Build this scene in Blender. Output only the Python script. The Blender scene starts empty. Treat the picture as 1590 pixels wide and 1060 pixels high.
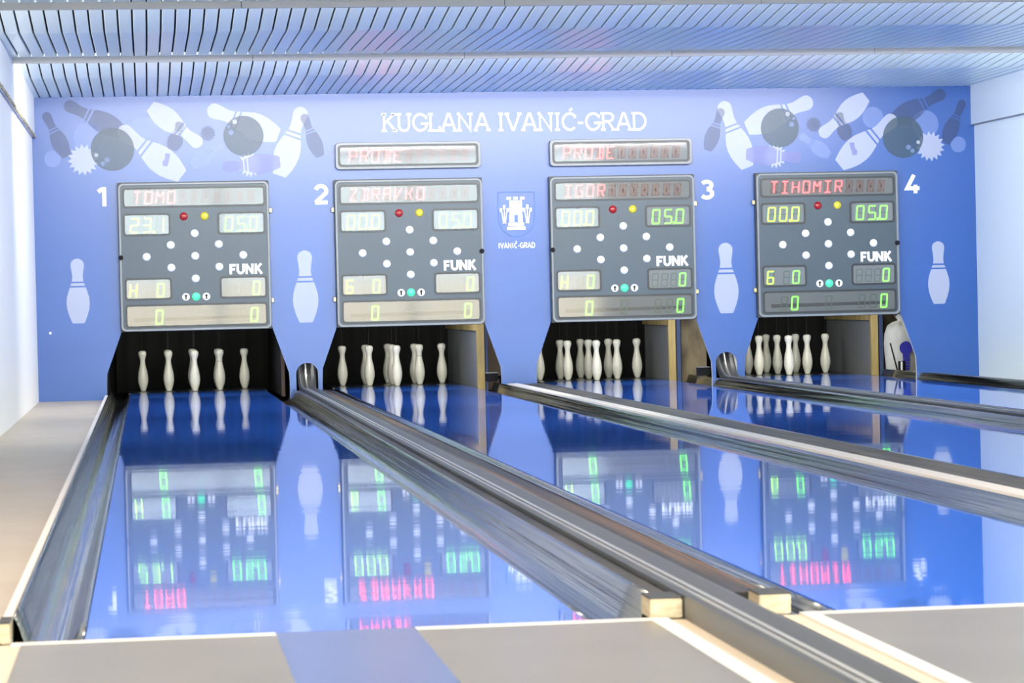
import bpy, bmesh, math, random
from mathutils import Vector, Matrix
random.seed(7)
S = bpy.context.scene
C = S.collection
PI = math.pi

# ------------------------------------------------------------------ camera
CAM_H = 0.852                                    # camera height above the lanes
# lane direction (+Y) seen a little left of centre: camera yawed right, tipped down, rolled
F_PX = 4200.0
def cam_axes():
    yd = Vector(((228 - 795) / F_PX, (473.2 - 530) / F_PX, 1.0)).normalized()
    xd = Vector((1.0, -0.0231, 0.0))
    xd = (xd - yd * xd.dot(yd)).normalized()
    zd = xd.cross(yd)
    return xd, yd, zd
xd, yd, zd = cam_axes()
cam_d = bpy.data.cameras.new('camera')
cam = bpy.data.objects.new('camera', cam_d); C.objects.link(cam)
right = Vector((xd[0], yd[0], zd[0])); down = Vector((xd[1], yd[1], zd[1])); fwd = Vector((xd[2], yd[2], zd[2]))
m3 = Matrix((right, -down, -fwd)).transposed()
cam.matrix_world = Matrix.Translation((0, 0, CAM_H)) @ m3.to_4x4()
cam_d.sensor_width = 36.0; cam_d.lens = 36.0 * F_PX / 1590.0
cam_d.clip_start = 0.1; cam_d.clip_end = 200
cam_d.dof.use_dof = True; cam_d.dof.focus_distance = 25.0; cam_d.dof.aperture_fstop = 11
S.camera = cam

# ------------------------------------------------------------------ view, world, lights
S.view_settings.view_transform = 'Standard'
try: S.view_settings.look = 'None'
except Exception: pass
S.view_settings.gamma = 1.0
S.view_settings.use_curve_mapping = False
S.view_settings.exposure = 0.08
w = bpy.data.worlds.new('world'); S.world = w; w.use_nodes = True
bg = w.node_tree.nodes['Background']; bg.inputs[0].default_value = (0.75, 0.85, 1.0, 1); bg.inputs[1].default_value = 0.3

def area(name, loc, aim, sx, sy, power, col):
    d = bpy.data.lights.new(name, 'AREA'); d.shape = 'RECTANGLE'; d.size = sx; d.size_y = sy
    d.energy = power; d.color = col
    o = bpy.data.objects.new(name, d); C.objects.link(o); o.location = loc
    o.rotation_euler = Vector(aim).to_track_quat('-Z', 'Y').to_euler()
    return o
# fluorescent rows hidden in the coves behind the ceiling fascias
area('cove_lamp_light', (3.3, 20.99, 2.742), (0, 1, -.18), 8.2, .04, 235, (1.0, .97, .93))
area('cove_lamp_light', (3.4, 16.89, 2.725), (0, 1, -.18), 8.4, .04, 170, (1.0, .97, .93))
# unseen fill lamps added in the front hall, behind and beside the camera
area('hall_fill_light', (0.2, 8.2, 4.6), (-.05, .25, -1), 2.4, 1.2, 170, (1.0, .80, .58))
area('hall_fill_light', (5.0, 7.0, 4.6), (0, .5, -1), 5.0, 1.5, 110, (1.0, .93, .85))
area('hall_fill_light', (4.0, -2.0, 4.6), (0, .2, -1), 8.0, 2.0, 120, (1.0, .95, .9))
# unseen fill lamps added behind the scoreboards to brighten the pins
for _x in (.45, 2.42, 4.41, 6.37):
    area('pin_fill_light', (_x, 25.05, .98), (0, .85, -.52), 1.1, .08, 20, (1.0, .98, .90))

# ------------------------------------------------------------------ materials
def mat(name, col, rough=.5, metal=0., spec=.5, emit=None, es=0., alpha=1., ior=None, coat=0.):
    m = bpy.data.materials.new(name); m.use_nodes = True
    b = m.node_tree.nodes['Principled BSDF']
    b.inputs['Base Color'].default_value = (*col, 1); b.inputs['Roughness'].default_value = rough
    b.inputs['Metallic'].default_value = metal; b.inputs['Specular IOR Level'].default_value = spec
    if ior: b.inputs['IOR'].default_value = ior
    if coat: b.inputs['Coat Weight'].default_value = coat
    if emit: b.inputs['Emission Color'].default_value = (*emit, 1); b.inputs['Emission Strength'].default_value = es
    b.inputs['Alpha'].default_value = alpha
    return m
def nodes(m): return m.node_tree.nodes, m.node_tree.links, m.node_tree.nodes['Principled BSDF']
def noise(m, scale3, scale=1., detail=3., rough=.5):
    n, l, b = nodes(m)
    tc = n.new('ShaderNodeTexCoord'); mp = n.new('ShaderNodeMapping'); mp.inputs['Scale'].default_value = scale3
    t = n.new('ShaderNodeTexNoise'); t.inputs['Scale'].default_value = scale; t.inputs['Detail'].default_value = detail
    t.inputs['Roughness'].default_value = rough
    l.new(tc.outputs['Object'], mp.inputs['Vector']); l.new(mp.outputs['Vector'], t.inputs['Vector'])
    return t
def bump(m, scale3, strength, dist, scale=1., detail=3.):
    n, l, b = nodes(m); t = noise(m, scale3, scale, detail)
    bp = n.new('ShaderNodeBump'); bp.inputs['Strength'].default_value = strength; bp.inputs['Distance'].default_value = dist
    l.new(t.outputs['Fac'], bp.inputs['Height']); l.new(bp.outputs['Normal'], b.inputs['Normal'])
def vary(m, c0, c1, scale3, scale=1., p0=.35, p1=.65, detail=3.):
    n, l, b = nodes(m); t = noise(m, scale3, scale, detail)
    r = n.new('ShaderNodeValToRGB'); e = r.color_ramp.elements
    e[0].position = p0; e[0].color = (*c0, 1); e[1].position = p1; e[1].color = (*c1, 1)
    l.new(t.outputs['Fac'], r.inputs['Fac']); l.new(r.outputs['Color'], b.inputs['Base Color'])

M = {}
M['mural'] = mat('mural_blue', (.006, .085, .335), .33); M['mural'].node_tree.nodes['Principled BSDF'].inputs['IOR'].default_value = 1.68; vary(M['mural'], (.003, .072, .315), (.005, .079, .335), (.5, 1, 3), 1., .3, .75); bump(M['mural'], (.25, 1, 5), .10, .01)
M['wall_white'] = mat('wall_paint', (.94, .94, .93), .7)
M['wall_cool_light'] = mat('wall_paint_cool_light', (.66, .77, .83), .6)  # right wall: bluish, dimmer light of that side put into the paint colour
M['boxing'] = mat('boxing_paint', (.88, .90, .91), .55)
M['boxing_cool_light'] = mat('boxing_paint_cool_light', (.60, .70, .78), .55)  # white boxing again, with the right side's cool dim light in its colour
M['grey_line'] = mat('joint_line', (.22, .26, .28), .7)
M['cut_edge'] = mat('wall_cut_edge', (.78, .78, .74), .6)
M['rough_edge'] = mat('rough_edge', (.42, .36, .22), .8); vary(M['rough_edge'], (.16, .14, .1), (.62, .55, .36), (30, 30, 30), 1.)
M['slat'] = mat('ceiling_slat', (.84, .94, .88), .30, .15); bump(M['slat'], (3, .6, 3), .06, .02)
M['slot'] = mat('ceiling_slot', (.015, .015, .018), .9)
M['fascia'] = mat('fascia', (.66, .64, .60), .6)
M['lane'] = mat('lane_blue', (.038, .17, .80), .034, spec=.5, ior=1.5)
bump(M['lane'], (.12, 3.2, 1), .045, .012, 1., 3.)
M['deck'] = mat('deck_plate', (.02, .025, .035), .22)
M['steel'] = mat('gutter_steel', (.27, .285, .29), .15, 1.); bump(M['steel'], (46, .22, 46), .55, .012, 1., 3.)
M['track'] = mat('track_steel', (.16, .165, .17), .38, .6); bump(M['track'], (20, .8, 20), .12, .01)
M['lip'] = mat('bright_edge', (.80, .78, .72), .3, .8)
M['black_bar'] = mat('black_bar', (.035, .033, .03), .5); vary(M['black_bar'], (.02, .02, .02), (.07, .06, .05), (8, .7, 8), 1.)
M['brown_bar'] = mat('brown_bar', (.09, .05, .02), .45); vary(M['brown_bar'], (.022, .018, .015), (.26, .13, .035), (34, .22, 34), 1., .48, .72)
M['grey_brown'] = mat('divider_top', (.13, .12, .105), .6); vary(M['grey_brown'], (.05, .046, .04), (.12, .108, .095), (18, .9, 18), 1.)
M['cream_wood'] = mat('cream_wood', (.86, .80, .72), .4)
M['end_grain'] = mat('end_grain', (.72, .58, .38), .7); vary(M['end_grain'], (.62, .48, .30), (.80, .67, .47), (30, 4, 60), 1.)
M['block_black'] = mat('block_black', (.05, .05, .052), .5)
M['floor_beige'] = mat('floor_beige', (.62, .55, .47), .45); vary(M['floor_beige'], (.50, .435, .34), (.545, .47, .375), (3, 3, 3), 1.)
M['approach'] = mat('approach_grey', (.36, .34, .30), .30); bump(M['approach'], (40, 40, 40), .03, .004); vary(M['approach'], (.255, .235, .20), (.29, .265, .23), (2, 2, 2))
M['runway'] = mat('runway_blue', (.15, .20, .42), .22); bump(M['runway'], (30, 30, 30), .04, .004)
M['peach'] = mat('peach_strip', (.80, .66, .50), .4)
M['white_strip'] = mat('white_strip', (.92, .90, .86), .35)
M['house'] = mat('board_grey', (.050, .076, .098), .36); bump(M['house'], (90, 90, 90), .05, .003)
M['house_dark'] = mat('board_edge', (.03, .035, .04), .45)
M['rim'] = mat('board_rim', (.20, .22, .23), .28)
M['bezel'] = mat('display_bezel', (.022, .026, .030), .35)
M['panel'] = mat('display_back', (.135, .155, .165), .5)
M['unlit'] = mat('unlit_green', (.075, .115, .085), .5)
M['unlit_red'] = mat('unlit_red', (.17, .085, .075), .5)
M['led_green'] = mat('led_green', (.1, .4, .05), .5, emit=(.13, 1.0, .04), es=3.2)
M['led_lime'] = mat('led_lime', (.3, .4, .05), .5, emit=(.33, 1.0, .03), es=3.0)
M['led_red'] = mat('led_red', (.5, .06, .05), .5, emit=(1.0, .055, .06), es=6.0)
M['dot_white'] = mat('lamp_white', (.78, .80, .82), .25)
M['lamp_red'] = mat('lamp_red', (.30, .012, .015), .18)
M['lamp_yellow'] = mat('lamp_yellow', (.60, .52, .04), .25)
M['lamp_green'] = mat('lamp_green', (.05, .55, .25), .3, emit=(.06, .85, .35), es=.75)
M['white_print'] = mat('white_print', (.93, .94, .96), .5)
M['blue_line'] = mat('outline_print', (.07, .17, .48), .5)
M['brass'] = mat('brass', (.62, .50, .25), .3, .9)
M['black'] = mat('black', (.010, .010, .012), .7, spec=.15)
M['curtain'] = mat('black_curtain', (.012, .012, .012), .9)
M['pin'] = mat('pin_cream', (.86, .84, .72), .28); vary(M['pin'], (.80, .78, .64), (.88, .86, .76), (2.5, 2.5, 6), 1.)
M['pin_ring'] = mat('pin_ring', (.45, .42, .34), .5)
M['cord'] = mat('cord', (.05, .05, .05), .8)
M['pit_panel'] = mat('pit_panel', (.19, .205, .21), .6)
M['pine'] = mat('pine', (.55, .40, .16), .6); vary(M['pine'], (.28, .20, .065), (.44, .34, .14), (12, 12, 2), 1.)
M['pit_blue'] = mat('pit_blue', (.03, .05, .12), .5)
M['pit_brown'] = mat('pit_brown', (.07, .045, .03), .7)
M['pit_wood'] = mat('pit_wood', (.30, .24, .14), .7); vary(M['pit_wood'], (.05, .035, .02), (.20, .16, .09), (6, 6, 3), 1.)
M['sack'] = mat('sack_white', (.47, .48, .45), .5); bump(M['sack'], (9, 9, 5), .6, .03)
M['bulb'] = mat('bulb_print', (.03, .03, .35), .5)
M['hall_floor'] = mat('hall_floor', (.55, .42, .28), .4)
M['frame'] = mat('window_frame', (.75, .75, .73), .5)
M['sky_pane'] = mat('window_sky', (.5, .5, .5), .5, emit=(.80, .96, 1.0), es=10.2)
M['ground_pane'] = mat('window_ground', (.5, .5, .5), .5, emit=(1.0, .88, .64), es=9.5)
def ghost(name, col, a): return mat(name, col, .33, alpha=a, ior=1.55)
M['g_white'] = ghost('print_white', (.86, .91, 1.0), .40)
M['g_dark'] = ghost('print_dark', (.05, .07, .13), .36)
M['g_ball'] = ghost('print_ball', (.035, .085, .14), .70)
M['g_pale'] = ghost('print_pale', (.38, .52, .95), .30)
M['g_mauve'] = ghost('print_mauve', (.22, .25, .58), .55)
# clear cover sheet: see-through with two reflecting faces
mc = bpy.data.materials.new('clear_cover'); mc.use_nodes = True
n, l = mc.node_tree.nodes, mc.node_tree.links; n.clear()
out = n.new('ShaderNodeOutputMaterial'); mx = n.new('ShaderNodeMixShader'); fr = n.new('ShaderNodeFresnel'); fr.inputs[0].default_value = 1.62
tr = n.new('ShaderNodeBsdfTransparent'); gl = n.new('ShaderNodeBsdfGlossy'); gl.inputs['Roughness'].default_value = .055
l.new(fr.outputs[0], mx.inputs[0]); l.new(tr.outputs[0], mx.inputs[1]); l.new(gl.outputs[0], mx.inputs[2]); l.new(mx.outputs[0], out.inputs[0])
M['cover'] = mc

# ------------------------------------------------------------------ helpers
def obj(name, bm, m, parent=None, smooth=False, loc=None):
    me = bpy.data.meshes.new(name)
    bmesh.ops.recalc_face_normals(bm, faces=bm.faces) if not getattr(bm, '_keep', False) else None
    bm.to_mesh(me); bm.free()
    for k in (m if isinstance(m, (list, tuple)) else [m]): me.materials.append(k)
    if smooth:
        for p in me.polygons: p.use_smooth = True
    o = bpy.data.objects.new(name, me); C.objects.link(o)
    if parent: o.parent = parent
    if loc: o.location = loc
    return o
def thing(name, label, cat, loc=(0, 0, 0), group=None):
    o = bpy.data.objects.new(name, None); C.objects.link(o); o.location = loc; o.empty_display_size = .1
    o['label'] = label; o['category'] = cat
    if group: o['group'] = group
    return o
def tag(o, label, cat, group=None):
    o['label'] = label; o['category'] = cat
    if group: o['group'] = group
    return o
def struct(o, label=None):
    o['kind'] = 'structure'
    if label: o['label'] = label
    return o
def box(bm, x0, x1, y0, y1, z0, z1, mi=0):
    v = [bm.verts.new((x, y, z)) for z in (z0, z1) for y in (y0, y1) for x in (x0, x1)]
    for f in ((0, 2, 3, 1), (4, 5, 7, 6), (0, 1, 5, 4), (2, 6, 7, 3), (0, 4, 6, 2), (1, 3, 7, 5)):
        bm.faces.new([v[i] for i in f]).material_index = mi
    return bm
def bx(*a): return box(bmesh.new(), *a)
def bbx(bev, *a):
    bm = bx(*a); bmesh.ops.bevel(bm, geom=bm.edges[:], offset=bev, segments=2, affect='EDGES'); return bm
def prism(bm, pts, y0, y1, mi=0):
    """outline in x,z pushed from y0 (front) to y1 (back)"""
    a = [bm.verts.new((x, y0, z)) for x, z in pts]; b = [bm.verts.new((x, y1, z)) for x, z in pts]
    bm.faces.new(a).material_index = mi; bm.faces.new(b[::-1]).material_index = mi
    for i in range(len(a)):
        j = (i + 1) % len(a); bm.faces.new((a[i], b[i], b[j], a[j])).material_index = mi
    return bm
def rrect(x0, x1, z0, z1, r, n=6):
    p = []
    for cx, cz, a0 in ((x1 - r, z1 - r, 0), (x0 + r, z1 - r, 90), (x0 + r, z0 + r, 180), (x1 - r, z0 + r, 270)):
        for k in range(n + 1):
            a = math.radians(a0 + 90 * k / n); p.append((cx + r * math.cos(a), cz + r * math.sin(a)))
    return p
def ring(bm, o, i, y0, y1):
    """frame between two outlines with equal point counts, front face at y0"""
    n = len(o); V = lambda pts, y: [bm.verts.new((x, y, z)) for x, z in pts]
    a, b, c, d = V(o, y1), V(o, y0), V(i, y0), V(i, y1)
    for p, q in ((a, b), (b, c), (c, d)):
        for k in range(n):
            j = (k + 1) % n; bm.faces.new((p[k], p[j], q[j], q[k]))
    return bm
def disc(cx, cz, r, n=28): return [(cx + r * math.cos(2 * PI * k / n), cz + r * math.sin(2 * PI * k / n)) for k in range(n)]
LAY = [0]
def stroke(bm, pts, wd, y, d=.001, cap=True):
    """one mitred ribbon along the polyline; successive strokes sit a hair apart so crossings never coincide"""
    q = [Vector(pts[0])]
    for t in pts[1:]:
        if (Vector(t) - q[-1]).length > 1e-5: q.append(Vector(t))
    if len(q) < 2: return
    closed = (q[0] - q[-1]).length < 1e-5
    LAY[0] += 1; yf = y - .0005 * (LAY[0] % 4)
    n = len(q); L, Rr = [], []
    for k in range(n):
        d0 = (q[k] - q[k - 1]).normalized() if k else ((q[0] - q[-2]).normalized() if closed else None)
        d1 = (q[k + 1] - q[k]).normalized() if k < n - 1 else ((q[1] - q[0]).normalized() if closed else None)
        a, b = d0 or d1, d1 or d0
        m = a + b; m = m.normalized() if m.length > .2 else b
        nn = Vector((-m[1], m[0])); f = wd / 2 / max(.45, abs(nn.dot(Vector((-b[1], b[0])))))
        L.append(q[k] + nn * f); Rr.append(q[k] - nn * f)
    mk = lambda P, yy: [bm.verts.new((v[0], yy, v[1])) for v in P]
    lf, rf, lb, rb = mk(L, yf), mk(Rr, yf), mk(L, y + d), mk(Rr, y + d)
    for k in range(n - 1):
        for A, B in ((lf, rf), (rf, rb), (rb, lb), (lb, lf)): bm.faces.new((A[k], B[k], B[k + 1], A[k + 1]))
    if not closed:
        bm.faces.new((lf[0], lb[0], rb[0], rf[0])); bm.faces.new((lf[-1], rf[-1], rb[-1], lb[-1]))
def arc(cx, cz, rx, rz, a0, a1, n=10):
    return [(cx + rx * math.cos(math.radians(a0 + (a1 - a0) * k / n)), cz + rz * math.sin(math.radians(a0 + (a1 - a0) * k / n))) for k in range(n + 1)]
def lathe(bm, prof, seg=24, cx=0, cy=0):
    rows = [[bm.verts.new((cx + r * math.cos(2 * PI * k / seg), cy + r * math.sin(2 * PI * k / seg), z)) for k in range(seg)] for r, z in prof]
    for a, b in zip(rows, rows[1:]):
        for k in range(seg):
            j = (k + 1) % seg; bm.faces.new((a[k], a[j], b[j], b[k]))
    bm.faces.new(rows[0][::-1]); bm.faces.new(rows[-1])
    return bm
def sweep(bm, prof, ys, closed=False, zoff=None):
    """cross-section in x,z carried along y"""
    rows = [[bm.verts.new((x, y, z + (zoff(y) if zoff else 0))) for x, z in prof] for y in ys]
    n = len(prof)
    for a, b in zip(rows, rows[1:]):
        for k in range(n if closed else n - 1):
            j = (k + 1) % n; bm.faces.new((a[k], b[k], b[j], a[j]))
    if closed: bm.faces.new(rows[0]); bm.faces.new(rows[-1][::-1])
    return bm

# ------------------------------------------------------------------ plan
WALL_Y = 24.7; FOUL = 6.95; DECK_Y = 26.35; CEIL = 2.735
LANES = [(-.178, 1.120), (1.795, 3.045), (3.765, 5.045), (5.730, 7.010)]
CEN = [.445, 2.420, 4.410, 6.365]
XL, XR = -.985, 7.765
HALL_Y = 14.6                                    # slatted ceiling starts here; taller hall in front
LEFT_WORD = ['one', 'two', 'three', 'four']

# ------------------------------------------------------------------ room shell
bm = bmesh.new()
outline = [(XL - .1, 2.95), (XL - .1, -.2)]
cuts = []
for c in (.450, 2.397, 4.375, 6.335):
    cuts.append((c - .82, [(c - .82, -.2), (c - .825, .10), (c - .820, .235), (c - .665, .66), (c + .665, .66), (c + .820, .205), (c + .825, .10), (c + .82, -.2)]))
for c in (1.434, 5.336):
    cuts.append((c - .1, [(c - .1, -.2)] + arc(c, .19, .1, .1, 180, 0, 14) + [(c + .1, -.2)]))
for _, p in sorted(cuts): outline += p
outline += [(XR + .1, -.2), (XR + .1, 2.95)]
prism(bm, outline, WALL_Y, WALL_Y + .03)
bm.faces.ensure_lookup_table()
for f in bm.faces[2:]: f.material_index = 1
wall = struct(obj('wall_back', bm, [M['mural'], M['cut_edge']]), 'bright blue printed wall above the four lane openings')
struct(obj('wall_left', bx(XL - .1, XL, 2.6, WALL_Y, -.05, 4.75), M['wall_white']), 'white wall along the left side of lane one')
struct(obj('wall_right', bx(XR, XR + .1, 9.5, WALL_Y, -.05, 3.0), M['wall_cool_light']), 'pale wall along the right side of lane four')
bm = bx(XL - .02, XL + .025, HALL_Y, WALL_Y - .001, 2.385, 3.0)
b1 = struct(obj('trim_1', bm, M['boxing']), 'white boxed-in strip along the top of the left wall')
bm = bmesh.new()
N = 90
for k in range(N):
    y0 = 14 + (WALL_Y - 14) * k / N; y1 = 14 + (WALL_Y - 14) * (k + 1) / N; r = .006 + random.random() * .008
    box(bm, XL + .020, XL + .033, y0, y1 - .002, 2.385 - r, 2.385 + r)
obj('ragged_edge', bm, M['rough_edge'], b1)
b2 = struct(obj('trim_2', bx(XR - .03, XR + .02, HALL_Y, WALL_Y - .001, 2.372, 3.0), M['boxing_cool_light']), 'pale boxed-in strip along the top of the right wall')
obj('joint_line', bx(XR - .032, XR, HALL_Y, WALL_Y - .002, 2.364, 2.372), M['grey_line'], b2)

# floors (base floor sits below the lanes; side floor and approach are at lane height)
struct(obj('floor', bx(-7, 14, -7, 29.5, -.30, -.20), M['hall_floor']), 'floor under lanes and hall')
struct(obj('floor_left', bx(XL, -.392, FOUL, WALL_Y, -.2, 0), M['floor_beige']), 'beige floor between the left wall and lane one gutter')
struct(obj('floor_right', bx(7.255, XR, FOUL, WALL_Y, -.2, 0), M['floor_beige']), 'narrow floor between lane four and the right wall')
struct(obj('floor_front', bx(-7, 14, -7, FOUL, -.2, -.002), M['peach']), 'warm beige floor of the approach area')

# ceiling: bays of lengthwise slats, each bay dropping behind a fascia
bm = bmesh.new()
PITCH = .0955; GAP = .0135
bays = []
starts = [16.7, 20.8]
bays.append([(HALL_Y, 2.690), (16.685, 2.698)])
for i, y in enumerate(starts):
    e = starts[i + 1] - .015 if i < 1 else WALL_Y
    z0 = 2.91; zb = 2.750 if i == 1 else 2.715; ze = CEIL if i == 1 else 2.742
    bays.append([(y + .035, 2.80), (y + .10, z0), (y + 2.0, zb), (e, ze)])
nsl = int((XR - XL) / PITCH) + 1
for bay in bays:
    for k in range(nsl):
        x0 = XL - .02 + k * PITCH + GAP / 2; x1 = x0 + PITCH - GAP
        vs = []
        for (y, z) in bay:
            vs.append([bm.verts.new(p) for p in ((x0, y, z + .022), (x0, y, z + .003), (x0 + .004, y, z), (x1 - .004, y, z), (x1, y, z + .003), (x1, y, z + .022))])
        for a, b in zip(vs, vs[1:]):
            for j in range(5): bm.faces.new((a[j], a[j + 1], b[j + 1], b[j]))
    vs = [[bm.verts.new((XL - .05, y, z + .028)), bm.verts.new((XR + .05, y, z + .028))] for (y, z) in bay]
    for a, b in zip(vs, vs[1:]): bm.faces.new((a[0], a[1], b[1], b[0])).material_index = 1
struct(obj('ceiling', bm, [M['slat'], M['slot']]), 'silvery ceiling of narrow lengthwise metal slats')
struct(obj('ceiling_slab', bx(XL - .1, XR + .1, HALL_Y, 29.5, 3.0, 3.1), M['slot']), 'dark slab above the slats')
for i, y in enumerate(starts):
    bm = bmesh.new()
    zb = (2.657, 2.697)[i]; zt = (2.702, 2.748)[i]
    edges = [XL]
    x = (.62, .85)[i]
    while x < XR: edges.append(x); x += 1.63
    edges.append(XR)
    for a, b in zip(edges, edges[1:]): box(bm, a + .002, b - .002, y - .012, y + .018, zb, zt)
    box(bm, XL, XR, y - .006, y + .014, zb + .003, zt - .002, 1)
    struct(obj('trim_%d' % (i + 3), bm, [M['fascia'], M['slot']]), ('upper light grey fascia strip across the slatted ceiling', 'lower light grey fascia strip across the slatted ceiling')[i])

# front hall behind the camera
struct(obj('ceiling_hall', bx(-7, 14, -6.5, HALL_Y, 4.7, 4.8), M['wall_white']), 'white ceiling of the front hall')
struct(obj('wall_header', bx(XL, 14, HALL_Y - .1, HALL_Y, 2.80, 4.7), M['wall_white']), 'wall band above the lane hall opening')
struct(obj('wall_return', bx(XR + .1, 14, 9.4, 9.5, -.2, 4.7), M['wall_white']), 'wall beside the lane hall opening')
struct(obj('wall_hall_right', bx(13.9, 14, -6.5, 9.4, -.2, 4.7), M['wall_white']), 'right wall of the front hall')
struct(obj('wall_hall_left', bx(-7, -6.9, -6.5, 2.6, -.2, 4.7), M['wall_white']), 'left wall of the front hall')
struct(obj('wall_hall_step', bx(-6.9, XL, 2.5, 2.6, -.2, 4.7), M['wall_white']), 'short wall of the front hall')
struct(obj('wall_front', bx(-7, 14, -6.5, -6.4, -.2, 4.7), M['wall_white']), 'wall behind the camera with tall windows')
x = -6.4; k = 1
struct(obj('wall_upper', bx(XR, XR + .1, 9.5, HALL_Y, 3.0, 4.7), M['wall_white']), 'upper part of the right wall in the front hall')
while x < 7.5:
    wd = 3.9
    f = bmesh.new(); ring(f, [(x, .1), (x + wd, .1), (x + wd, 4.45), (x, 4.45)], [(x + .03, .14), (x + wd - .03, .14), (x + wd - .03, 4.41), (x + .03, 4.41)], -6.33, -6.4)
    bmesh.ops.reverse_faces(f, faces=f.faces)
    wf = struct(obj('window_%d' % k, f, M['frame']))
    obj('upper_pane', bx(x + .03, x + wd - .03, -6.395, -6.385, 1.33, 4.41), M['sky_pane'], wf)
    obj('lower_pane', bx(x + .03, x + wd - .03, -6.395, -6.385, .14, 1.31), M['ground_pane'], wf)
    x += 3.96; k += 1

# ------------------------------------------------------------------ mural prints (parts of the wall)
def pin_print(p_head, p_base, mtl, layer, wscale=1.0, name='printed_pin', label=None, bands=True):
    hx, hz = p_head; bxx, bz = p_base
    L = math.hypot(hx - bxx, hz - bz); ux, uz = (hx - bxx) / L, (hz - bz) / L; nx, nz = -uz, ux
    def P(t, s): return (bxx + ux * t * L + nx * s * L * wscale, bz + uz * t * L + nz * s * L * wscale)
    hw = [(0, .085), (.015, .098), (.12, .140), (.22, .168), (.31, .177), (.40, .170), (.48, .148), (.555, .122)]
    up = [(.645, .088), (.72, .080), (.80, .088), (.87, .100), (.92, .101), (.96, .085), (.985, .055), (1.0, .018)]
    bm = bmesh.new(); y0 = WALL_Y - .0012 * layer
    def piece(q):
        vs = [bm.verts.new((a, y0, b)) for a, b in [P(t, s) for t, s in q] + [P(t, -s) for t, s in q[::-1]]]
        bm.faces.new(vs)
    piece(hw); piece(up)
    if bands: piece([(.58, .115), (.62, .097)])
    o = obj(name, bm, mtl, wall)
    if label: o['label'] = label
    return o
def flat(name, pts, mtl, layer, label=None):
    bm = bmesh.new(); bm.faces.new([bm.verts.new((a, WALL_Y - .0012 * layer, b)) for a, b in pts])
    o = obj(name, bm, mtl, wall)
    if label: o['label'] = label
    return o
def star(cx, cz, r0, r1, n, mtl, layer, name='printed_star'):
    pts = []
    for k in range(2 * n):
        r = r1 if k % 2 == 0 else r0; a = PI * k / n + .1
        pts.append((cx + r * math.cos(a), cz + r * math.sin(a)))
    return flat(name, pts, mtl, layer)
AX = 3.400
for sgn in (1, -1):
    X = lambda x: x if sgn == 1 else 2 * AX - x
    Q = lambda p: (X(p[0]), p[1])
    pin_print(Q((-.867, 2.602)), Q((-.68, 2.200)), M['g_dark'], 1, .95)
    pin_print(Q((-.690, 2.680)), Q((-.165, 2.410)), M['g_dark'], 1, .95)
    flat('printed_ball', disc(X(-.49), 2.38, .13), M['g_pale'], 1); flat('printed_ball', disc(X(.014), 2.45, .10), M['g_pale'], 1)
    flat('printed_ball', disc(X(-.807), 2.185, .075), M['g_pale'], 1)
    pin_print(Q((.72, 2.30)), Q((.44, 2.10)), M['g_pale'], 1, 1.1)
    pin_print(Q((-.21, 2.455)), Q((.345, 2.010)), M['g_white'], 2, 1.0)
    pin_print(Q((.525, 2.285)), Q((.075, 2.645)), M['g_white'], 2, 1.0)
    pin_print(Q((.59, 2.620)), Q((1.225, 2.365)), M['g_white'], 2, 1.0)
    pin_print(Q((1.452, 2.618)), Q((1.225, 2.000)), M['g_white'], 2, 1.0)
    star(X(-.534), 2.172, .105, .143, 16, M['g_white'], 2)
    star(X(.586), 2.392, .055, .078, 16, M['g_dark'], 3)
    star(X(.960), 2.105, .08, .118, 16, M['g_white'], 3)
    pin_print(Q((.713, 2.085)), Q((1.235, 2.125)), M['g_mauve'], 4, 1.0, bands=True)
    pin_print(Q((.345, 2.50)), Q((.265, 2.245)), M['g_dark'], 4, 1.5)
    pin_print(Q((1.455, 2.555)), Q((1.600, 2.165)), M['g_dark'], 4, .95)
    flat('printed_mark', [Q((.20, 2.22)), Q((.245, 2.215)), Q((.232, 2.155)), Q((.215, 2.10)), Q((.175, 2.105)), Q((.172, 2.14)), Q((.195, 2.17))], M['g_mauve'], 4)
    flat('printed_ball', disc(X(-.272), 2.262, .195, 40), M['g_ball'], 5); flat('printed_ball', disc(X(.908), 2.366, .182, 40), M['g_ball'], 5)
    for (a, b, r, mm) in ((-.417, 2.212, .018, 'g_white'), (-.322, 2.167, .024, 'g_pale'), (-.361, 2.132, .020, 'g_pale'), (.832, 2.494, .022, 'g_white'), (.796, 2.398, .024, 'g_pale'), (.775, 2.45, .015, 'g_pale')):
        flat('printed_hole', disc(X(a), b, r, 14), M[mm], 6)
for x, z0, z1 in ((-.613, .700, 1.283), (1.436, .658, 1.315), (5.350, .650, 1.305), (7.390, .690, 1.278)):
    pin_print((x, z1), (x, z0), M['g_white'], 2, 1.0)
flat('printed_mark', disc(-.868, .618, .012, 8), M['white_print'], 2)

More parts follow.
